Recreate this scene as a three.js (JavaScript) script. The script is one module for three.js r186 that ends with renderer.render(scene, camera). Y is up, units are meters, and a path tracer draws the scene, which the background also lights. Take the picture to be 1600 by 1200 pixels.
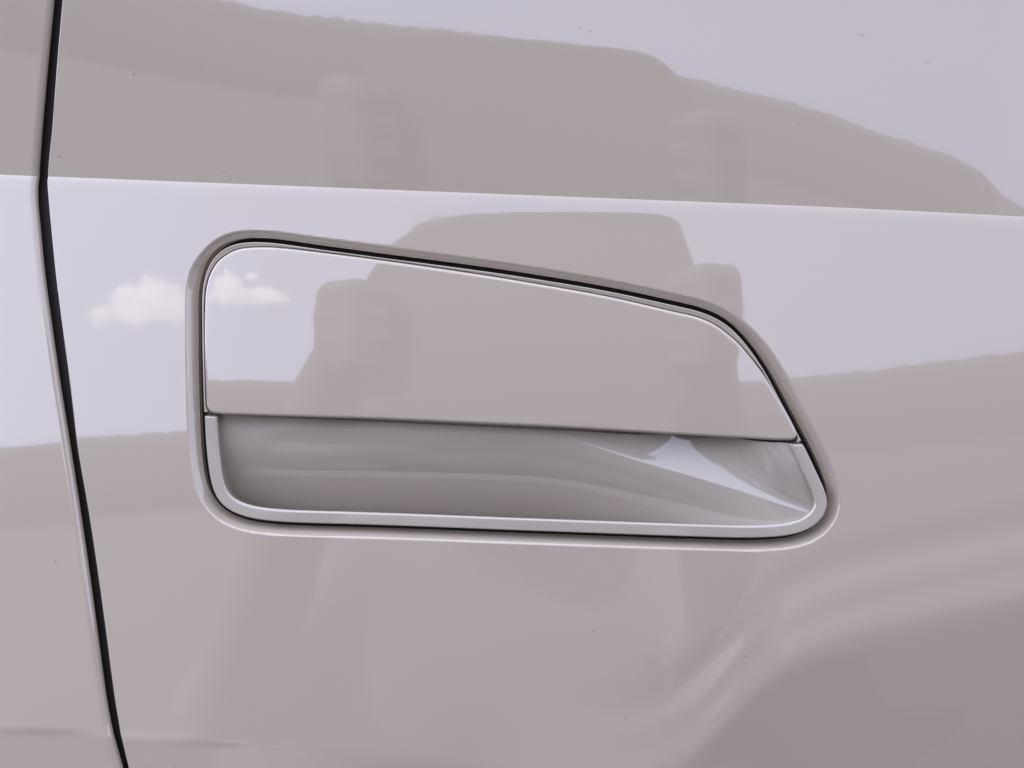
import * as THREE from 'three';
import { ImprovedNoise } from 'three/addons/math/ImprovedNoise.js';
import { MarchingCubes } from 'three/addons/objects/MarchingCubes.js';
import { mergeGeometries } from 'three/addons/utils/BufferGeometryUtils.js';

/* ---------- camera, sky, sun, exposure ---------- */
const HANDLE_Y = 0.95;                 // height of the door handle above the ground
const EYE = 0.41;                      // camera distance from the door skin
const scene = new THREE.Scene();
const camera = new THREE.PerspectiveCamera(2 * Math.atan(0.15 / EYE) * 180 / Math.PI, 4 / 3, 0.01, 900);
camera.position.set(0, HANDLE_Y, EYE);
camera.lookAt(0, HANDLE_Y, 0);
const renderer = new THREE.WebGLRenderer({ antialias: true });
renderer.toneMapping = THREE.LinearToneMapping;
renderer.toneMappingExposure = 3.02;
renderer.shadowMap.enabled = true;
const SUN = new THREE.Vector3(-0.60, 0.70, -0.40).normalize();   // behind the car, off to the left
const sun = new THREE.DirectionalLight(0xfff1e0, 4.4);
sun.position.copy(SUN).multiplyScalar(20); sun.castShadow = true;
Object.assign(sun.shadow.camera, { left: -6, right: 6, top: 6, bottom: -6, near: 1, far: 60 });
sun.shadow.mapSize.set(4096, 4096);
scene.add(sun);

const noise = new ImprovedNoise();
function fbm(x, y, z, oct = 5) { let s = 0, a = 0.5, f = 1; for (let i = 0; i < oct; i++) { s += a * noise.noise(x * f + 7.3 * i, y * f + 3.1 * i, z * f); a *= 0.5; f *= 2.03; } return s; }
const smooth = (a, b, x) => { const t = Math.min(1, Math.max(0, (x - a) / (b - a))); return t * t * (3 - 2 * t); };
const mix = (a, b, t) => a + (b - a) * t;

{ // hazy summer sky with a few low fair-weather clouds
  const W = 4096, H = 2048, data = new Float32Array(W * H * 4);
  // fair-weather clouds as heaps of round lobes: [azimuth from +z towards -x in degrees, elevation, width, height]
  const lobes = [[[20.6, 9.5, 1.0, 0.75], [19.5, 10.4, 1.2, 1.0], [18.7, 11.2, 1.1, 0.8], [18.4, 9.7, 1.5, 0.9], [17.5, 10.6, 1.2, 1.0], [16.6, 9.8, 1.3, 0.95], [15.0, 11.3, 1.3, 0.3], [15.6, 9.7, 1.2, 0.7], [14.6, 9.8, 1.4, 0.85], [13.2, 9.9, 1.3, 0.75], [11.9, 9.7, 1.0, 0.55]]];
  let cs = 11; const cr = () => { cs = (cs * 16807) % 2147483647; return cs / 2147483647; };
  for (const a of [64, 96, 140, 183, 228, 262, 302]) { const el = 6 + cr() * 7, w = 3 + cr() * 3, L = []; for (let n = 0; n < 9; n++) { const t = cr() * 2 - 1, h = (1 - t * t) * cr(); L.push([a + t * w, el + h * 1.6, 0.9 + cr() * 0.9, 0.6 + cr() * 0.5]); } lobes.push(L); }
  for (let j = 0; j < H; j++) for (let i = 0; i < W; i++) {
    const el = ((j + 0.5) / H - 0.5) * Math.PI, az = ((i + 0.5) / W - 0.5) * 2 * Math.PI;
    const x = Math.cos(el) * Math.cos(az), y = Math.sin(el), z = Math.cos(el) * Math.sin(az);
    const h = Math.max(0, y), k = Math.exp(-h * 3.2), ang = Math.acos(Math.min(1, Math.max(-1, x * SUN.x + y * SUN.y + z * SUN.z)));
    const glow = 1.3 + 4.75 * Math.exp(-ang * ang * 0.5) + 2 * Math.exp(-ang * 5);
    let r = mix(0.225, 0.330, k) * glow, g = mix(0.240, 0.348, k) * glow, b = mix(0.315, 0.485, k) * glow;
    const deg = Math.atan2(-x, z) * 180 / Math.PI, e = el * 180 / Math.PI;
    let cover = 0, lit = 1;
    if (e > 2 && e < 18) for (const L of lobes) {
      let off = deg - L[1][0]; off -= 360 * Math.round(off / 360); if (Math.abs(off) > 13) continue;
      const n = fbm(off * 0.8 + L[0][0], e * 0.95, 4.4, 7); let q = 0, base = 99;
      for (const [pa, pe, pw, ph] of L) { let da = deg - pa; da -= 360 * Math.round(da / 360); q += Math.exp(-2.2 * ((da / pw) ** 2 + ((e - pe) / ph) ** 2)); base = Math.min(base, pe - ph * 0.55); }
      const f = smooth(0.16, 0.62, q * (1 + 0.9 * n) + n * 0.75 * Math.min(1, q * 2.5)) * smooth(base - 0.9, base + 0.5, e + n * 0.8); if (f > cover) { cover = f; lit = 0.8 + 0.28 * smooth(base, base + 2.2, e + 2.2 * n); }
    }
    const c = (0.55 + 0.42 * glow) * lit;
    r = mix(r, c, cover * 0.68); g = mix(g, c * 0.995, cover * 0.68); b = mix(b, c * 1.03, cover * 0.68);
    data.set([r, g, b, 1], (j * W + i) * 4);
  }
  const sky = new THREE.DataTexture(data, W, H, THREE.RGBAFormat, THREE.FloatType);
  sky.mapping = THREE.EquirectangularReflectionMapping; sky.magFilter = THREE.LinearFilter; sky.minFilter = THREE.LinearFilter; sky.needsUpdate = true;
  scene.background = sky; scene.environment = sky;
}

/* ---------- materials ---------- */
let seed = 7; const rnd = () => { seed = (seed * 16807) % 2147483647; return seed / 2147483647; };
function dataTexture(w, h, fill, srgb) {
  const d = new Uint8Array(w * h * 4);
  for (let j = 0; j < h; j++) for (let i = 0; i < w; i++) { const c = fill(i / w, j / h); d.set([c[0], c[1], c[2], 255], (j * w + i) * 4); }
  const t = new THREE.DataTexture(d, w, h); t.magFilter = THREE.LinearFilter; t.minFilter = THREE.LinearMipmapLinearFilter; t.generateMipmaps = true;
  t.wrapS = t.wrapT = THREE.RepeatWrapping; if (srgb) t.colorSpace = THREE.SRGBColorSpace; t.needsUpdate = true; return t;
}
const paint = (r, g, b) => { const m = new THREE.MeshPhysicalMaterial({ color: new THREE.Color().setRGB(r, g, b), roughness: 0.04, metalness: 0, clearcoat: 1, clearcoatRoughness: 0.01, ior: 1.6 }); m.side = THREE.DoubleSide; return m; };
const doorPaint = paint(0.40, 0.338, 0.268);
const flapPaint = paint(0.40, 0.339, 0.268);
const recessPaint = paint(0.385, 0.337, 0.282); recessPaint.roughness = 0.1; recessPaint.clearcoatRoughness = 0.015;
const rubber = new THREE.MeshPhysicalMaterial({ specularIntensity: 0.25, color: new THREE.Color().setRGB(0.05, 0.044, 0.043), roughness: 0.9, side: THREE.DoubleSide });
const shellPaint = new THREE.MeshPhysicalMaterial().copy(doorPaint);
{ // a few specks of road dirt on the door, picture of 0.5 x 0.375 m
  const W = 2000, H = 1500, d = new Uint8Array(W * H * 4).fill(255), spot = (x, y, rx, ry, k) => { for (let j = -6; j <= 6; j++) for (let i = -6; i <= 6; i++) { const q = Math.hypot(i / rx, j / ry); if (q > 1) continue; const X = Math.round(x) + i, Y2 = Math.round(y) + j, p = (Y2 * W + X) * 4, c = 255 * (1 - k * (1 - q * 0.5)); if (X < 0 || Y2 < 0 || X >= W || Y2 >= H) continue; for (let n = 0; n < 3; n++) d[p + n] = Math.min(d[p + n], c); } };
  for (const [px, py, rx, ry, k] of [[217, 124, 1.2, 2, 0.3], [94, 247, 2, 1.4, 0.28], [1246, 199, 1.4, 1.4, 0.35], [925, 981, 1.3, 1.3, 0.4], [1160, 1020, 2.2, 1.1, 0.35], [350, 270, 1.3, 1.3, 0.2], [103, 872, 1.6, 1.6, 0.3], [975, 1113, 1.2, 1.2, 0.35], [903, 55, 3.6, 2.4, 0.14], [920, 60, 3, 2.4, 0.14], [1340, 62, 5, 3, 0.1], [1445, 101, 5, 3, 0.08], [1548, 296, 1.3, 1.3, 0.3]]) spot(1000 + (px - 800), 750 + (600 - py), rx, ry, k);
  const t = new THREE.DataTexture(d, W, H); t.magFilter = t.minFilter = THREE.LinearFilter; t.colorSpace = THREE.SRGBColorSpace; t.repeat.set(2, 1 / 0.375); t.offset.set(0.5, 0.5); t.wrapS = t.wrapT = THREE.RepeatWrapping; t.needsUpdate = true; doorPaint.map = t; }

/* ---------- curves traced in millimetres on the door, origin at the middle of the picture ---------- */
const P = a => { const r = []; for (let i = 0; i < a.length; i += 2) r.push([(a[i] - 800) * 0.25, (600 - a[i + 1]) * 0.25]); return r; };
function spline(pts, closed, n) {
  const c = new THREE.CatmullRomCurve3(pts.map(p => new THREE.Vector3(p[0], p[1], 0)), closed, 'centripetal'); c.arcLengthDivisions = 4000;
  let q = c.getSpacedPoints(n).map(p => [p.x, p.y]); if (closed) q.pop(); return q;
}
function relax(pts, closed, rounds) {
  const n = pts.length;
  for (let k = 0; k < rounds; k++) pts = pts.map((p, i) => { if (!closed && (i === 0 || i === n - 1)) return p; const a = pts[(i + n - 1) % n], b = pts[(i + 1) % n]; return [(a[0] + 2 * p[0] + b[0]) / 4, (a[1] + 2 * p[1] + b[1]) / 4]; });
  return pts;
}
const lut = (xs, ys) => x => { if (x <= xs[0]) return ys[0] + (x - xs[0]) * (ys[1] - ys[0]) / (xs[1] - xs[0]); const n = xs.length; if (x >= xs[n - 1]) return ys[n - 1] + (x - xs[n - 1]) * (ys[n - 1] - ys[n - 2]) / (xs[n - 1] - xs[n - 2]);
  let i = 0; while (x > xs[i + 1]) i++; const h = xs[i + 1] - xs[i], t = (x - xs[i]) / h; // monotone-ish cubic
  const m = k => k === 0 ? (ys[1] - ys[0]) / (xs[1] - xs[0]) : k === n - 1 ? (ys[n - 1] - ys[n - 2]) / (xs[n - 1] - xs[n - 2]) : (ys[k + 1] - ys[k - 1]) / (xs[k + 1] - xs[k - 1]);
  const t2 = t * t, t3 = t2 * t; return (2 * t3 - 3 * t2 + 1) * ys[i] + (t3 - 2 * t2 + t) * h * m(i) + (-2 * t3 + 3 * t2) * ys[i + 1] + (t3 - t2) * h * m(i + 1); };

class Outline { // closed, clockwise as seen from the front; distance is positive inside
  constructor(pts) {
    this.p = pts; const n = pts.length; this.n = n;
    let A = 0; for (let i = 0; i < n; i++) { const a = pts[i], b = pts[(i + 1) % n]; A += a[0] * b[1] - b[0] * a[1]; } this.sign = A < 0 ? 1 : -1;
    const us = pts.map(p => p[0]), vs = pts.map(p => p[1]);
    this.box = [Math.min(...us) - 14, Math.max(...us) + 14, Math.min(...vs) - 14, Math.max(...vs) + 14];
    this.cell = 2; this.w = Math.ceil((this.box[1] - this.box[0]) / 2) + 1; this.h = Math.ceil((this.box[3] - this.box[2]) / 2) + 1; this.near = new Int32Array(this.w * this.h);
    for (let j = 0; j < this.h; j++) for (let i = 0; i < this.w; i++) { const u = this.box[0] + i * 2 + 1, v = this.box[2] + j * 2 + 1; let best = 1e9, k = 0; for (let s = 0; s < n; s += 2) { const d = (pts[s][0] - u) ** 2 + (pts[s][1] - v) ** 2; if (d < best) { best = d; k = s; } } this.near[j * this.w + i] = k; }
  }
  dist(u, v) {
    const b = this.box; if (u < b[0] || u > b[1] || v < b[2] || v > b[3]) return -14;
    const k0 = this.near[Math.floor((v - b[2]) / 2) * this.w + Math.floor((u - b[0]) / 2)], n = this.n, p = this.p;
    let best = 1e9, sg = 1;
    for (let d = -16; d <= 16; d++) {
      const a = p[(k0 + d + n) % n], c = p[(k0 + d + 1 + n) % n], ex = c[0] - a[0], ey = c[1] - a[1];
      const t = Math.min(1, Math.max(0, ((u - a[0]) * ex + (v - a[1]) * ey) / (ex * ex + ey * ey)));
      const dx = u - a[0] - t * ex, dy = v - a[1] - t * ey, q = dx * dx + dy * dy;
      if (q < best) { best = q; sg = ex * dy - ey * dx; }
    }
    return Math.sqrt(best) * (sg * this.sign < 0 ? 1 : -1);
  }
  normal(i, w = 4) { const n = this.n, a = this.p[(i - w + n) % n], c = this.p[(i + w) % n], ex = c[0] - a[0], ey = c[1] - a[1], l = Math.hypot(ex, ey); return [ey / l * this.sign * -1 * -1, -ex / l * this.sign]; }
  offset(f) { return this.p.map((p, i) => { const m = this.normal(i), s = typeof f === 'function' ? f(p[0], p[1]) : f; return [p[0] - m[0] * s, p[1] - m[1] * s]; }); } // positive: outwards
}
const resample = (pts, n, rounds = 12) => relax(spline(pts.filter((_, i) => i % 6 === 0), true, n), true, rounds);

// middle of the dark gap round the whole handle
const gapLine = spline(P([316, 500, 315.5, 470, 317, 445, 323, 421, 333, 402, 348, 388, 366, 379.5, 390, 376, 425, 376.8, 500, 387, 600, 400.5, 700, 413.5, 800, 427.5, 950, 452.5, 1050, 474, 1087, 482.5, 1112, 491.5, 1134, 504, 1155, 523, 1174, 546, 1196, 579, 1219, 622, 1243, 668, 1259, 698, 1274, 730, 1286, 760, 1291, 779, 1290, 792, 1284, 806, 1272, 819, 1254, 829.5, 1226, 836.5, 1189, 839.5, 1151, 840, 1095, 838.5, 1020, 836, 900, 831.5, 780, 827, 680, 823, 580, 819.3, 467, 815.8, 430, 813.5, 400, 809.5, 374, 802, 353, 790, 339, 771, 331, 748, 326, 718, 322.5, 680, 320, 630, 317.5, 565]), true, 2400);
const gap = new Outline(relax(gapLine, true, 160));
const halfGap = (u, v) => mix(0.5, 0.95, smooth(-48, -30, v)) + 0.35 * smooth(80, 112, u) * smooth(-50, -30, v);
const hole = new Outline(resample(gap.offset((u, v) => halfGap(u, v)).map(p => [p[0] * 1.006, p[1] * mix(1.005, 1.012, smooth(-30, -50, p[1]))]), 2400));
const hemLow = (u, v) => smooth(-38, -50, v);
const hemWidth = (u, v) => mix(3.7, 3.1, hemLow(u, v)) - 1.1 * smooth(-16, -4, v - (56 - (u + 105) * 0.125));
const frameEdge = new Outline(resample(gap.offset((u, v) => -halfGap(u, v)), 2400));
const flapEdge = new Outline(relax(spline(P([323, 520, 323, 481, 325, 450, 331, 429, 341.5, 411, 356, 399, 374, 390.5, 411, 387, 449, 389, 505, 395.5, 580, 405, 700, 422, 800, 437.5, 950, 464, 1050, 487, 1087, 495.5, 1114, 507, 1134, 521, 1153, 538, 1170, 558, 1189, 583, 1206, 610, 1224, 641, 1238, 668, 1242, 679, 1239, 685, 1228, 687, 1132, 682.5, 1020, 676, 860, 666.5, 747, 661.5, 672, 658, 580, 654, 411, 649, 345, 646, 334, 643.5, 328.5, 637, 326.5, 610, 324, 565]), true, 2400), true, 24));
const flapBottom = u => mix(-11.2, -21.8, (u + 116) / 222);      // lower edge of the flap

// the shut line: crisp edge of the door and soft edge of the panel behind it
const shutV = [], shutD = [], shutP = [];
for (const [y, d, p] of [[-40, 99, 80], [0, 96, 76], [100, 88, 67], [200, 81, 59], [250, 76, 55.5], [280, 74, 53.5], [310, 75.5, 52.5], [350, 79, 56], [430, 87, 64], [510, 97, 75], [600, 109, 88], [700, 121, 104], [800, 138, 119.5], [900, 153, 134], [1000, 166.5, 147.5], [1085, 177.5, 159], [1130, 184.5, 166.5], [1150, 189, 172], [1200, 201, 186], [1260, 217, 203]].reverse()) { shutV.push((600 - y) * 0.25); shutD.push((d - 800) * 0.25); shutP.push((p - 800) * 0.25); }
const crease = u => mix(81.0, 66.2, (u + 181) / 381);             // height of the body line

/* ---------- the shape of the door skin: depth in mm towards the viewer ---------- */
const T = d => Math.tan(d * Math.PI / 180);
const upTilt = lut([-900, -260, -200, -105, 0, 100, 150, 182, 197, 260, 900], [-11.4, -10, -9.4, -8.2, -7.35, -5.9, -4.9, -4.1, -3.2, -1.2, 0]);
const lowTilt = u => mix(3.3, 1.12, (Math.max(-500, Math.min(500, u)) + 160) / 360);
const sp = (x, w) => x > 30 * w ? x : w * Math.log(1 + Math.exp(x / w));
const sig = x => 1 / (1 + Math.exp(-x));
function scallopLine(u) { const x = 800 + 4 * u, a = 1131 + 0.075 * (x - 185) + 0.00006 * Math.max(0, x - 300) ** 2, b = 1005 - 0.18 * (x - 1200); return (600 - mix(a, b, sig((x - 1110) / 52))) * 0.25; }
function skin(u, v) {
  const c = crease(u);
  let z;
  if (v >= c) { const t = v - c; z = t * T(-upTilt(u)) + 0.00015 * 0 * t * t; }
  else {
    const t = c - v;
    z = t * T(lowTilt(u)) + 0.45 * (1 - Math.exp(-t / 1.5)) - T(1.2) * (t - sp(t - 12, 3)) * sig((u + 110) / 12) * sig((95 - u) / 12);                       // the shelf curls up into the body line
    const s = scallopLine(u), right = sig((u - 30) / 11);
    z -= T(5) * (1 - right) * sp(s - v, 0.9);
    for (const [q, a, w] of [[37, 4, 2.4], [27, -8, 2.2], [17, 6.5, 2.2], [10, -6, 2.0], [0, 13.2, 2.6]]) z -= T(a) * right * sp(s + q - v, w);
    
    const dl = (v - s) / 0.9; if (Math.abs(dl) < 6) z += 0.17 * Math.exp(-dl * dl) * sig(-(u + 85) / 14);
  }
  z -= 0.00038 * Math.max(0, Math.min(u, 320) - 85) ** 2 + (u > 320 ? 0.1786 * (u - 320) : 0);   // the door bows away towards the front
  return z + 0.0011 * noise.noise(u * 0.30, v * 0.34, 1.7) + 0.0035 * noise.noise(u * 0.045, v * 0.05, 5.2);
}
const seenAt = (u, v) => { const k = 1 - skin(u, v) / (EYE * 1000); return [u * k, v * k]; };   // traced in the picture -> on the skin
const shutD3 = shutV.map((v, i) => seenAt(shutD[i], v)), shutP3 = shutV.map((v, i) => seenAt(shutP[i], v));
const doorEdge = lut(shutD3.map(p => p[1]), shutD3.map(p => p[0])), panelEdge = lut(shutP3.map(p => p[1]), shutP3.map(p => p[0]));

function ringRoll(d, w, low) { // hem of the door skin round the handle; d = mm outside the opening
  const x = w - d; if (x < -3) return 0; const s = sp(x, 0.13); return mix(0.68, 1.8, low) * s + 0.10 * s * s;
}
function edgeRoll(d, R) { // quarter-round towards an edge, d = mm from the edge
  if (d >= R) return 0; const t = Math.min(0.985, (R - d) / R); return R * (1 - Math.sqrt(1 - t * t));
}
const doorZ = (u, v) => { let z = skin(u, v); const h = -hole.dist(u, v); if (h < 8) z -= ringRoll(Math.max(0, h), hemWidth(u, v), hemLow(u, v)); return z - edgeRoll((u - doorEdge(v)) * 0.985, 0.4); };
const panelZ = (u, v) => skin(u, v) - 0.0022 * v - edgeRoll((panelEdge(v) + 0.75 - u) * 0.985, 2.6);

/* ---------- mesh helpers ---------- */
const world = (u, v, z) => [u / 1000, HANDLE_Y + v / 1000, z / 1000];
function makeGeometry(pos, nor, uv, idx) {
  const g = new THREE.BufferGeometry(); g.setAttribute('position', new THREE.Float32BufferAttribute(pos, 3)); g.setAttribute('normal', new THREE.Float32BufferAttribute(nor, 3));
  if (uv) g.setAttribute('uv', new THREE.Float32BufferAttribute(uv, 2)); g.setIndex(idx); return g;
}
// a pressed sheet: grid in (column, row) -> (u, v), height f, kept where keep(u, v) > 0
function sheet(us, rows, place, f, keep) {
  const nu = us.length, nv = rows.length, pos = [], nor = [], uv = [], idx = [], H = 0.04;
  const add = (u, v) => {
    const zx = (f(u + H, v) - f(u - H, v)) / (2 * H), zy = (f(u, v + H) - f(u, v - H)) / (2 * H), l = Math.hypot(zx, zy, 1);
    pos.push(...world(u, v, f(u, v))); nor.push(-zx / l, -zy / l, 1 / l); uv.push(u / 1000, v / 1000); return pos.length / 3 - 1;
  };
  const P2 = [], K = new Float64Array(nu * nv), ID = new Int32Array(nu * nv).fill(-1);
  for (let j = 0; j < nv; j++) for (let i = 0; i < nu; i++) { const q = place(us[i], rows[j]); P2.push(q); K[j * nu + i] = keep ? keep(q[0], q[1]) : 1; }
  const id = k => ID[k] < 0 ? (ID[k] = add(P2[k][0], P2[k][1])) : ID[k];
  const cut = new Map();
  const cross = (a, b) => { const key = a < b ? a * nu * nv + b : b * nu * nv + a; if (!cut.has(key)) { let A = P2[a], B = P2[b], ka = K[a], kb = K[b], t = ka / (ka - kb); let m = [mix(A[0], B[0], t), mix(A[1], B[1], t)]; const km = keep(m[0], m[1]); // one secant step
      if (Math.abs(km) > 1e-4) { if ((km > 0) === (ka > 0)) { const t2 = km / (km - kb); m = [mix(m[0], B[0], t2), mix(m[1], B[1], t2)]; } else { const t2 = ka / (ka - km); m = [mix(A[0], m[0], t2), mix(A[1], m[1], t2)]; } }
      cut.set(key, add(m[0], m[1])); } return cut.get(key); };
  for (let j = 0; j < nv - 1; j++) for (let i = 0; i < nu - 1; i++) {
    const q = [j * nu + i, j * nu + i + 1, (j + 1) * nu + i + 1, (j + 1) * nu + i], poly = [];
    const inside = q.filter(k => K[k] > 0).length; if (!inside) continue;
    for (let e = 0; e < 4; e++) { const a = q[e], b = q[(e + 1) % 4]; if (K[a] > 0) poly.push(id(a)); if ((K[a] > 0) !== (K[b] > 0)) poly.push(cross(a, b)); }
    for (let t = 1; t < poly.length - 1; t++) idx.push(poly[0], poly[t], poly[t + 1]);
  }
  return makeGeometry(pos, nor, uv, idx);
}
// a strip swept along a line of frames: profile(i) gives [[u, v, z], ...] with the same count each time
function strip(n, closed, profile, flip) {
  const prof = []; for (let i = 0; i < n; i++) prof.push(profile(i)); const m = prof[0].length, pos = [], idx = [];
  for (const p of prof) for (const q of p) pos.push(...world(...q));
  const last = closed ? n : n - 1;
  for (let i = 0; i < last; i++) for (let j = 0; j < m - 1; j++) { const a = i * m + j, b = ((i + 1) % n) * m + j; if (flip) idx.push(a, a + 1, b, b, a + 1, b + 1); else idx.push(a, b, a + 1, b, b + 1, a + 1); }
  const g = new THREE.BufferGeometry(); g.setAttribute('position', new THREE.Float32BufferAttribute(pos, 3)); g.setAttribute('uv', new THREE.Float32BufferAttribute(new Array(pos.length / 3 * 2).fill(0), 2)); g.setIndex(idx); g.computeVertexNormals(); return g;
}
function range(list) { // [[from, step], ..., [to]]
  const r = []; for (let k = 0; k < list.length - 1; k++) { const [a, s] = list[k], b = list[k + 1][0], n = Math.max(1, Math.round((b - a) / s)); for (let i = 0; i < n; i++) r.push(a + (b - a) * i / n); } r.push(list[list.length - 1][0]); return r;
}
const merge = list => mergeGeometries(list.map(g => g));
function part(name, geo, mat, parent) { const m = new THREE.Mesh(geo, mat); m.name = name; m.castShadow = m.receiveShadow = true; parent.add(m); return m; }
function tag(o, label, category, kind) { o.userData.label = label; if (category) o.userData.category = category; if (kind) o.userData.kind = kind; return o; }

/* ---------- the car ---------- */
const car = new THREE.Group(); car.name = 'car'; scene.add(car);
tag(car, 'glossy pale beige car side with a flush door handle and a dark shut line', 'car');

const offs = range([[-560, 8], [-260, 2.5], [-205, 0.6], [-8, 0.15], [2.5, 0.6], [75, 2.5], [110, 8], [330]]);  // rows: mm above the body line
// door
const doorCols = range([[-6, 0.12], [3, 0.55], [402, 2.5], [470, 12], [1250]]);                                // columns: mm ahead of the rear edge
const placeDoor = (s, t) => { // follow the rear edge on the left, straight columns further forward
  const u0 = -180 + s; let v = crease(u0) + t, u = u0; const k = 1 - smooth(10, 60, s); u = mix(u0, doorEdge(Math.max(-160, Math.min(170, v))) + s, k); v = crease(u) + t; return [u, v]; };
const doorKeep = (u, v) => Math.min(u - doorEdge(v), -hole.dist(u, v));
const doorGeos = [sheet(doorCols, offs, placeDoor, doorZ, doorKeep)];
const rim = hole.p.length;
doorGeos.push(strip(rim, true, i => { const [u, v] = hole.p[i], m = hole.normal(i), out = [], z0 = skin(u, v); for (const [d, dz] of [[0.12, 0.03], [0, 0.1], [-0.03, 0.4], [0.7, 1.4], [2.2, 4], [2.4, 9]]) out.push([u - m[0] * d, v - m[1] * d, z0 - ringRoll(Math.max(0, d), hemWidth(u, v), hemLow(u, v)) - dz]); return out; }));
{ const vs = range([[-420, 6], [-160, 0.6], [160, 6], [370]]); doorGeos.push(strip(vs.length, false, i => { const v = vs[i], u = doorEdge(v), z = skin(u, v); return [[u + 0.06, v, z - edgeRoll(0.06, 0.4) - 0.02], [u, v, z - 0.9], [u + 0.3, v, z - 2], [u + 2, v, z - 5], [u + 4, v, z - 16]]; }, true)); }
const door = part('door', merge(doorGeos), doorPaint, car);

// panel behind the door
const panelCols = range([[-700, 12], [-60, 2.5], [-34, 0.5], [-6, 0.12], [1.2]]);
const placePanel = (s, t) => { const u0 = -180 + s; let v = crease(u0) + t; const e = panelEdge(Math.max(-160, Math.min(170, v))) + 0.7, k = 1 - smooth(12, 60, -s); const u = mix(u0, e + s, k); v = crease(u) + t; return [u, v]; };
const panelGeos = [sheet(panelCols, offs, placePanel, panelZ, (u, v) => panelEdge(v) + 0.7 - u)];
{ const vs = range([[-420, 6], [-160, 0.6], [160, 6], [370]]); panelGeos.push(strip(vs.length, false, i => { const v = vs[i], u = panelEdge(v) + 0.7, z = panelZ(u - 0.05, v); return [[u - 0.06, v, z - 0.02], [u, v, z - 0.4], [u - 0.1, v, z - 1.1], [u - 1.6, v, z - 3.6], [u - 4, v, z - 9], [u - 5, v, z - 16]]; })); }
part('rear_panel', merge(panelGeos), doorPaint, car);
{ const vs = range([[-420, 6], [-160, 2], [160, 6], [370]]); // black weatherstrip deep in the shut line
  part('weatherstrip', strip(vs.length, false, i => { const v = vs[i], a = panelEdge(v) - 6, b = doorEdge(v) + 8, z = skin(b, v); const o = []; for (let k = 0; k <= 12; k++) { const t = k / 12; o.push([mix(a, b, t), v, z - 11 + 5 * Math.sin(Math.PI * t)]); } return o; }), rubber, car); }

/* handle: flap, frame, finger recess, seal */
const HZ = skin(0, -55) - 60 * T(1.7) + 0.6;
function handleZ(u, v) { // the handle lies flush with the skin on average but is pressed flatter
  const e = Math.max(0, -92 - u); return HZ - (v - 5) * T(1.7) - 0.000253 * (v - 0.8) * (v - 0.8) - u * 0.0065 - 0.0009 * e * e + 0.0012 * noise.noise(u * 0.2, v * 0.25, 9.1) + 0.004 * noise.noise(u * 0.05, v * 0.06, 3.3); }
const flapZ = (u, v) => handleZ(u, v) - edgeRoll(Math.max(0, flapEdge.dist(u, v)) + 0.02, 1.25) * 0.9;
const flapGeos = [sheet(range([[-121, 0.45], [113]]), range([[-24, 0.45], [56]]), (u, v) => [u, v], flapZ, (u, v) => flapEdge.dist(u, v))];
flapGeos.push(strip(2400, true, i => { const [u, v] = flapEdge.p[i], m = flapEdge.normal(i), z = handleZ(u, v); return [[u + m[0] * 0.03, v + m[1] * 0.03, z - 0.9], [u, v, z - 1.3], [u, v, z - 4.2], [u + m[0] * 0.8, v + m[1] * 0.8, z - 5]]; }));
{ const s = new THREE.Shape(flapEdge.p.filter((_, i) => i % 8 === 0).map(p => new THREE.Vector2(p[0], p[1]))), g = new THREE.ShapeGeometry(s), p = g.attributes.position; for (let i = 0; i < p.count; i++) { const u = p.getX(i), v = p.getY(i); p.setXYZ(i, ...world(u, v, handleZ(u, v) - 4.6)); } g.computeVertexNormals(); flapGeos.push(g); }
part('handle_flap', merge(flapGeos), flapPaint, door);

// thin frame between the flap and the gap, over the top and both sides
{ const n = 2400, keepers = []; for (let i = 0; i < n; i++) { const [u, v] = frameEdge.p[i]; if (v > flapBottom(u) + 0.2) keepers.push(i); }
  let start = keepers.findIndex((k, q) => k - keepers[(q + keepers.length - 1) % keepers.length] > 1); if (start < 0) start = 0; const order = [...keepers.slice(start), ...keepers.slice(0, start)];
  const prof = i => { const [u, v] = frameEdge.p[i], m = frameEdge.normal(i), wide = Math.max(0.55, flapEdge.dist(u, v) < 0 ? -flapEdge.dist(u, v) - 0.32 : 0.55), z = handleZ(u, v) - 0.25, o = [];
    const r = Math.min(0.35, wide * 0.4), fall = 0.22 * wide;
    for (const [d, dz] of [[0.1, 14], [0, 4], [0, r]]) o.push([u + m[0] * d, v + m[1] * d, z - dz]);
    for (let k = 1; k <= 6; k++) { const a = k / 6 * Math.PI / 2 * 0.97; o.push([u + m[0] * r * (1 - Math.cos(a)), v + m[1] * r * (1 - Math.cos(a)), z - r * (1 - Math.sin(a))]); }
    const r2 = 0.14; o.push([u + m[0] * (r * 1.3), v + m[1] * (r * 1.3), z - fall * 0.3]); o.push([u + m[0] * (wide - r2), v + m[1] * (wide - r2), z - fall]);
    for (let k = 1; k <= 4; k++) { const a = k / 4 * Math.PI / 2; o.push([u + m[0] * (wide - r2 + r2 * Math.sin(a)), v + m[1] * (wide - r2 + r2 * Math.sin(a)), z - fall - r2 * (1 - Math.cos(a))]); }
    o.push([u + m[0] * wide, v + m[1] * wide, z - 5]); return o; };
  part('handle_frame', strip(order.length, false, k => prof(order[k])), flapPaint, door); }

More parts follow.
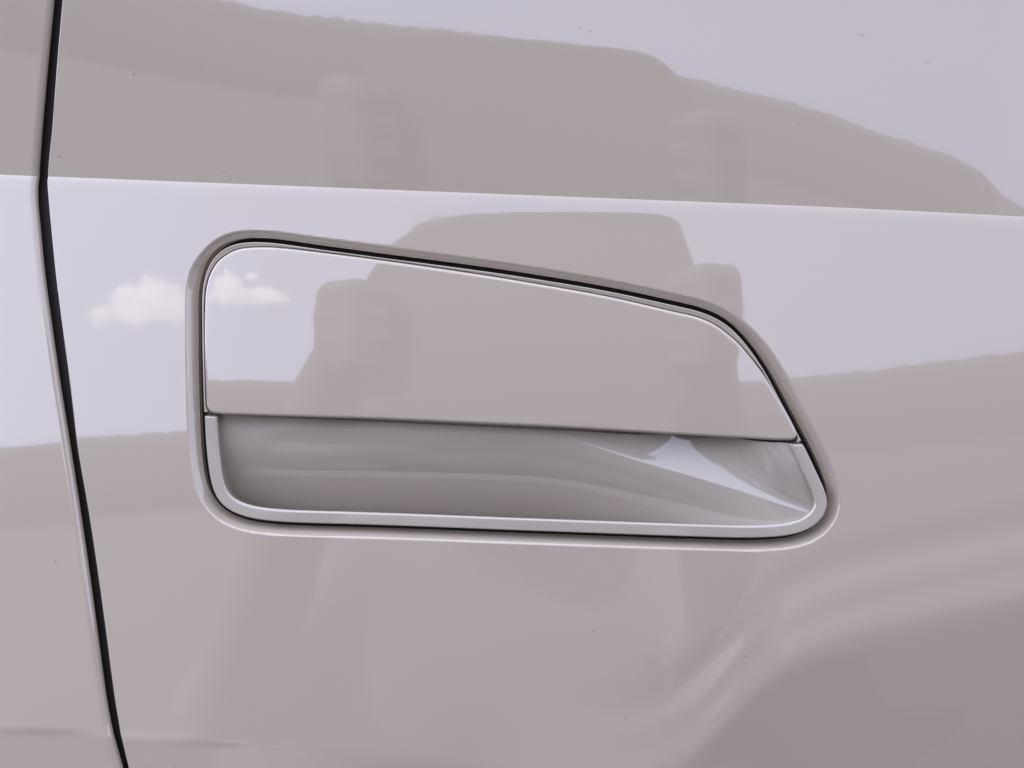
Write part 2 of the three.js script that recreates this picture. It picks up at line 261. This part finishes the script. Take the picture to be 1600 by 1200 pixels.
// finger recess with its lip
const ridgeV = lut([-140, -40, 5, 28, 50, 80, 107, 130], [-17.5, -18.5, -20, -23.6, -30.4, -39, -47.6, -55]);
const ridgeDepth = lut([-140, 0, 30, 60, 85, 107, 130], [5.6, 5.6, 5.6, 5.6, 5.2, 4.2, 3.4]);
const bandWide = lut([-140, 0, 20, 50, 61, 70, 82, 92, 100, 107, 130], [3, 2, 2.4, 3.2, 12, 26, 18, 9, 4, 2, 1.5]);
const bandTilt = lut([-140, -30, 5, 30, 60, 107, 130], [0, 0, 0.10, 0.26, 0.30, 0.30, 0.28]);
function bowl(u, v) {
  const s = (v - ridgeV(u)) * 0.955, d = ridgeDepth(u);
  if (s < 0) { const t = -s; return d + (0.1 * t + 0.0135 * t * t) * smooth(125, 50, u); }
  const s0 = bandWide(u), tt = bandTilt(u); let dz; const lim = s0 * 2.4;
  if (s < lim) dz = s - s * s / (2 * s0); else dz = lim - lim * lim / (2 * s0) - (s - lim) * 0.9;
  return 1.3 + sp(d + tt * dz - 1.3, 0.5);
}
const lipEnd = (u, v) => 6.5 * smooth(flapBottom(u) - 1.6, flapBottom(u) - 0.1, v);
const recessZ = (u, v) => handleZ(u, v) - 0.5 - Math.max(bowl(u, v), lipEnd(u, v));
const recessGeos = [sheet(range([[-122, 0.4], [126]]), range([[-62, 0.3], [-1]]), (u, v) => [u, v], recessZ, (u, v) => Math.min(frameEdge.dist(u, v) - 0.05, flapBottom(u) + 9 - v))];
{ const n = 2400, ks = []; for (let i = 0; i < n; i++) { const [u, v] = frameEdge.p[i]; if (v < flapBottom(u) + 1.5) ks.push(i); }   // the lip that frames the opening below the flap
  let st = ks.findIndex((k, q) => k - ks[(q + ks.length - 1) % ks.length] > 1); if (st < 0) st = 0; const order = [...ks.slice(st), ...ks.slice(0, st)];
  const W = 4.75, R = 1.0, sec = [[0, -27], [0, -10], [0, -3], [0, -0.7], [0.01, -0.45], [0.1, -0.2], [0.25, -0.05], [0.45, 0], [0.7, 0], [1.6, -0.01], [2.6, -0.03], [W - R - 0.35, -0.07], [W - R - 0.1, -0.08]];
  for (let k = 1; k <= 9; k++) { const a = k / 9 * Math.PI / 2; sec.push([W - R + R * Math.sin(a), -0.09 - R * (1 - Math.cos(a))]); }
  sec.push([W, -1.5], [W - 0.05, -2.2], [W - 0.35, -4.5], [W - 1.0, -8], [W - 1.9, -13], [W - 3.0, -19], [W - 4.2, -26]);
  recessGeos.push(strip(order.length, false, k => { const [u, v] = frameEdge.p[order[k]], m = frameEdge.normal(order[k], 10); return sec.map(([d, dz]) => { const U = u + m[0] * d, V = v + m[1] * d; return [U, V, handleZ(U, V) - 0.45 + dz - lipEnd(U, V)]; }); })); }
part('finger_recess', merge(recessGeos), recessPaint, door);
part('handle_seal', strip(1200, true, k => { const [u, v] = gap.p[k * 2], m = gap.normal(k * 2), o = []; for (let q = 0; q <= 10; q++) { const t = q / 10; o.push([u + m[0] * (t - 0.5) * 4.4, v + m[1] * (t - 0.5) * 4.4, skin(u, v) - 9.2 + 1.2 * Math.sin(Math.PI * t)]); } return o; }), rubber, door);

// the rest of the body: a plain hull behind the skins
{ const s = new THREE.Shape(); s.moveTo(-2.3, 0.32); s.lineTo(2.2, 0.28); s.quadraticCurveTo(2.45, 0.3, 2.45, 0.62); s.quadraticCurveTo(2.4, 0.9, 1.95, 0.98); s.lineTo(1.15, 1.08); s.quadraticCurveTo(0.6, 1.5, -0.1, 1.52); s.quadraticCurveTo(-1.2, 1.52, -1.75, 1.2); s.quadraticCurveTo(-2.4, 1.12, -2.42, 0.8); s.lineTo(-2.3, 0.32);
  const g = new THREE.ExtrudeGeometry(s, { depth: 1.5, bevelEnabled: true, bevelThickness: 0.08, bevelSize: 0.06, bevelSegments: 4, curveSegments: 24 }); g.translate(0, 0, -1.68); part('body_shell', g, shellPaint, car);
  for (const [x, z] of [[-1.45, -0.22], [1.5, -0.22], [-1.45, -1.5], [1.5, -1.5]]) { const w = new THREE.CylinderGeometry(0.33, 0.33, 0.24, 40); w.rotateX(Math.PI / 2); w.translate(x, 0.33, z); part('wheel', w, rubber, car); } }

/* ---------- ground and distant trees, seen only as reflections ---------- */
{ const t = dataTexture(1024, 1024, (a, b) => { const x = Math.cos(a * 6.2832) * 1.6, y = Math.sin(a * 6.2832) * 1.6; const n = fbm(x + Math.cos(b * 6.2832) * 1.3, y, Math.sin(b * 6.2832) * 1.3, 5) + 0.35 * (rnd() - 0.5), c = 45 + 14 * n; return [c, c * 0.985, c * 0.97]; }, true);
  t.repeat.set(80, 80); const g = new THREE.CircleGeometry(420, 96); g.rotateX(-Math.PI / 2);
  const m = new THREE.Mesh(g, new THREE.MeshStandardMaterial({ map: t, roughness: 0.95 })); m.name = 'ground'; m.receiveShadow = true; tag(m, 'dark asphalt ground beside the car', null, 'structure'); scene.add(m); }
{ // a long wood on the horizon: one uneven bank of foliage all round
  const n = 6000, pos = [], idx = [];
  for (let i = 0; i < n; i++) { const a = i / n * Math.PI * 2, X = Math.sin(a) * 90, Z = Math.cos(a) * 90, h = 6.45 + 0.16 * noise.noise(X * 0.12, 3, Z * 0.12) + 0.15 * noise.noise(X * 0.5, 5, Z * 0.5) + 0.12 * noise.noise(X * 1.6, 7, Z * 1.6);
    for (const [d, y] of [[-1.2, -0.1], [-1.6, 1.4], [-1.5, 3.0], [-1.2, 4.4], [-0.8, h - 0.9], [-0.4, h - 0.3], [0, h], [1.5, h - 0.1], [4, h - 1.5], [5, 0]]) { const q = 90 + d + 0.12 * noise.noise(X * 1.1, y * 1.1, Z * 1.1); pos.push(Math.sin(a) * q, y, Math.cos(a) * q); } }
  for (let i = 0; i < n; i++) for (let j = 0; j < 9; j++) { const a = i * 10 + j, b = (i + 1) % n * 10 + j; idx.push(a, a + 1, b, b, a + 1, b + 1); }
  const g = new THREE.BufferGeometry(); g.setAttribute('position', new THREE.Float32BufferAttribute(pos, 3)); g.setIndex(idx); g.computeVertexNormals();
  const w = new THREE.Mesh(g, new THREE.MeshStandardMaterial({ color: new THREE.Color().setRGB(0.056, 0.055, 0.05), roughness: 1, side: THREE.DoubleSide }));
  w.name = 'treeline'; w.castShadow = w.receiveShadow = true; tag(w, 'low far treeline along the horizon mirrored in the paint', null, 'stuff'); scene.add(w); }

/* ---------- the photographer, seen only as a reflection ---------- */
function field(bones, lo, hi, cell, blend) { // smooth union of tapered capsules -> one surface
  const size = Math.max(hi[0] - lo[0], hi[1] - lo[1], hi[2] - lo[2]), N = Math.ceil(size / cell) + 4, mc = new MarchingCubes(N, new THREE.MeshBasicMaterial(), false, false, 400000), half = size / 2 * N / (N - 4), c = [0, 1, 2].map(k => (lo[k] + hi[k]) / 2);
  for (let z = 0; z < N; z++) for (let y = 0; y < N; y++) for (let x = 0; x < N; x++) {
    const p = [(x - N / 2) / (N / 2) * half + c[0], (y - N / 2) / (N / 2) * half + c[1], (z - N / 2) / (N / 2) * half + c[2]]; let d = 1e3;
    for (const [a, b, ra, rb] of bones) { const e = [b[0] - a[0], b[1] - a[1], b[2] - a[2]], q = [p[0] - a[0], p[1] - a[1], p[2] - a[2]], L = e[0] ** 2 + e[1] ** 2 + e[2] ** 2 || 1e-9, t = Math.min(1, Math.max(0, (q[0] * e[0] + q[1] * e[1] + q[2] * e[2]) / L));
      const s = Math.hypot(q[0] - t * e[0], q[1] - t * e[1], q[2] - t * e[2]) - mix(ra, rb, t), h = Math.max(blend - Math.abs(s - d), 0) / blend; d = Math.min(s, d) - h * h * blend * 0.25; }
    mc.field[x + y * N + z * N * N] = -d; }
  mc.isolation = 0; mc.update(); const n = mc.count !== undefined ? mc.count : mc.geometry.drawRange.count, pos = Array.from(mc.positionArray.slice(0, n * 3)), nor = Array.from(mc.normalArray.slice(0, n * 3));
  for (let i = 0; i < n; i++) for (let k = 0; k < 3; k++) pos[i * 3 + k] = pos[i * 3 + k] * half + c[k];
  const g = new THREE.BufferGeometry(); g.setAttribute('position', new THREE.Float32BufferAttribute(pos, 3)); g.setAttribute('normal', new THREE.Float32BufferAttribute(nor, 3)); return g;
}
{ const Y = HANDLE_Y, person = new THREE.Group(); person.name = 'person'; person.position.set(0, 0, 1.0); scene.add(person);
  tag(person, 'photographer in dark clothes and dark gloves kneeling before the car, holding up a tablet', 'person');
  const sh = [[-0.17, Y - 0.12, 0.86], [0.19, Y - 0.12, 0.86]], el = [[-0.25, Y - 0.27, 0.70], [0.26, Y - 0.27, 0.70]], wr = [[-0.150, Y + 0.02, 0.49], [0.172, Y + 0.0, 0.49]];
  const body = [[[-0.1, 0.33, 1.06], [0.1, 0.33, 1.06], 0.13, 0.13], [[0, 0.38, 1.05], [0.01, Y - 0.28, 0.94], 0.15, 0.15], [[-0.09, Y - 0.22, 0.90], [0.11, Y - 0.22, 0.90], 0.125, 0.125], [sh[0], sh[1], 0.062, 0.062], [[0.02, Y - 0.12, 0.86], [0.02, Y - 0.04, 0.80], 0.06, 0.052],
    [[0.02, Y - 0.03, 0.77], [0.02, Y + 0.03, 0.78], 0.074, 0.088],
    [[-0.11, 0.32, 1.04], [-0.2, 0.42, 0.66], 0.085, 0.062], [[-0.2, 0.42, 0.66], [-0.2, 0.09, 0.74], 0.058, 0.042], [[-0.2, 0.045, 0.76], [-0.2, 0.04, 0.6], 0.042, 0.034],
    [[0.11, 0.31, 1.04], [0.17, 0.075, 0.76], 0.085, 0.065], [[0.17, 0.07, 0.76], [0.15, 0.055, 1.18], 0.058, 0.042], [[0.15, 0.05, 1.19], [0.15, 0.12, 1.24], 0.04, 0.03]];
  body.push([[-0.13, 0.64, 0.90], [-0.2, 0.44, 0.74], 0.13, 0.10], [[0.13, 0.62, 0.90], [0.19, 0.34, 0.84], 0.13, 0.11]);   // loose jacket over the thighs
  for (const k of [0, 1]) body.push([sh[k], el[k], 0.06, 0.05], [el[k], wr[k], 0.047, 0.031]);
  const g1 = field(body, [-0.32, 0, 0.45], [0.32, 1.5, 1.42], 0.016, 0.05), hands = [];
  for (const s of [-1, 1]) { const ex = s < 0 ? -0.110 : 0.146, cy = s < 0 ? Y + 0.078 : Y + 0.076, X = d => ex + s * d, w = wr[s < 0 ? 0 : 1], b = [[w, [X(0.014), cy - 0.012, 0.452], 0.03, 0.027], [[X(0.012), cy - 0.028, 0.448], [X(0.012), cy + 0.026, 0.448], 0.014, 0.014]];
    for (let f = 0; f < 4; f++) { const y = cy - 0.030 + f * 0.021, len = [0.8, 0.95, 1, 0.9][f], q = [0, 0.002, 0.003, 0.001][f]; b.push([[X(0.018), y, 0.446], [X(0.024 + q), y, 0.446 - 0.022 * len], 0.0095, 0.009], [[X(0.024 + q), y, 0.446 - 0.022 * len], [X(0.006), y, 0.4125], 0.009, 0.008], [[X(0.006), y, 0.4125], [X(-0.012 - q * 2), y - 0.002, 0.4125], 0.008, 0.007]); }
    b.push([[X(0.008), cy - 0.006, 0.452], [X(-0.008), cy + 0.02, 0.445], 0.012, 0.0105], [[X(-0.008), cy + 0.02, 0.445], [X(-0.022), cy + 0.036, 0.441], 0.010, 0.008]);
    hands.push(field(b, [Math.min(X(0.05), X(-0.05)), cy - 0.1, 0.395], [Math.max(X(0.05), X(-0.05)), cy + 0.06, 0.53], 0.004, 0.017)); }
  const g = mergeGeometries([g1, ...hands]); g.translate(0, 0, -1.0); const p = g.attributes.position, col = [];
  for (let i = 0; i < p.count; i++) { const x = p.getX(i), y = p.getY(i), z = p.getZ(i) + 1; const skinTone = y > Y - 0.08 && z > 0.68 || z < 0.53 && y > 0.7; col.push(...(skinTone ? [0.074, 0.072, 0.072] : y > 0.5 ? [0.082, 0.08, 0.081] : y > 0.075 ? [0.082, 0.08, 0.081] : [0.035, 0.034, 0.034])); }
  g.setAttribute('color', new THREE.Float32BufferAttribute(col, 3)); part('body', g, new THREE.MeshStandardMaterial({ vertexColors: true, roughness: 0.85 }), person);
  const hair = new THREE.SphereGeometry(0.1, 32, 20, 0, Math.PI * 2, 0, 1.75); const hp = hair.attributes.position; for (let i = 0; i < hp.count; i++) { const k = 1 + 0.06 * noise.noise(hp.getX(i) * 40, hp.getY(i) * 40, hp.getZ(i) * 40); hp.setXYZ(i, hp.getX(i) * k * 0.98, hp.getY(i) * k, hp.getZ(i) * k); } hair.rotateX(0.5); hair.translate(0.02, Y + 0.035, -0.21); hair.computeVertexNormals(); part('hair', hair, new THREE.MeshStandardMaterial({ color: new THREE.Color().setRGB(0.06, 0.04, 0.03), roughness: 0.8, side: THREE.DoubleSide }), person);
  const tablet = new THREE.Group(); tablet.name = 'tablet'; tablet.position.set(0.018, Y + 0.072, EYE + 0.014); scene.add(tablet); tag(tablet, 'dark tablet held up in both hands of the photographer', 'tablet');
  const w = 0.128, h = 0.085, q = 0.046, ts = new THREE.Shape(); ts.moveTo(-w + q, -h); ts.lineTo(w - q, -h); ts.absarc(w - q, -h + q, q, -Math.PI / 2, 0); ts.lineTo(w, h - q); ts.absarc(w - q, h - q, q, 0, Math.PI / 2); ts.lineTo(-w + q, h); ts.absarc(-w + q, h - q, q, Math.PI / 2, Math.PI); ts.lineTo(-w, -h + q); ts.absarc(-w + q, -h + q, q, Math.PI, Math.PI * 1.5);
  const tg = new THREE.ExtrudeGeometry(ts, { depth: 0.005, bevelEnabled: true, bevelThickness: 0.0015, bevelSize: 0.0015, bevelSegments: 3, curveSegments: 10 }); tg.translate(0, 0, -0.0025);
  part('tablet_body', tg, new THREE.MeshStandardMaterial({ color: new THREE.Color().setRGB(0.086, 0.084, 0.084), roughness: 0.8 }), tablet);
}
renderer.render(scene, camera);
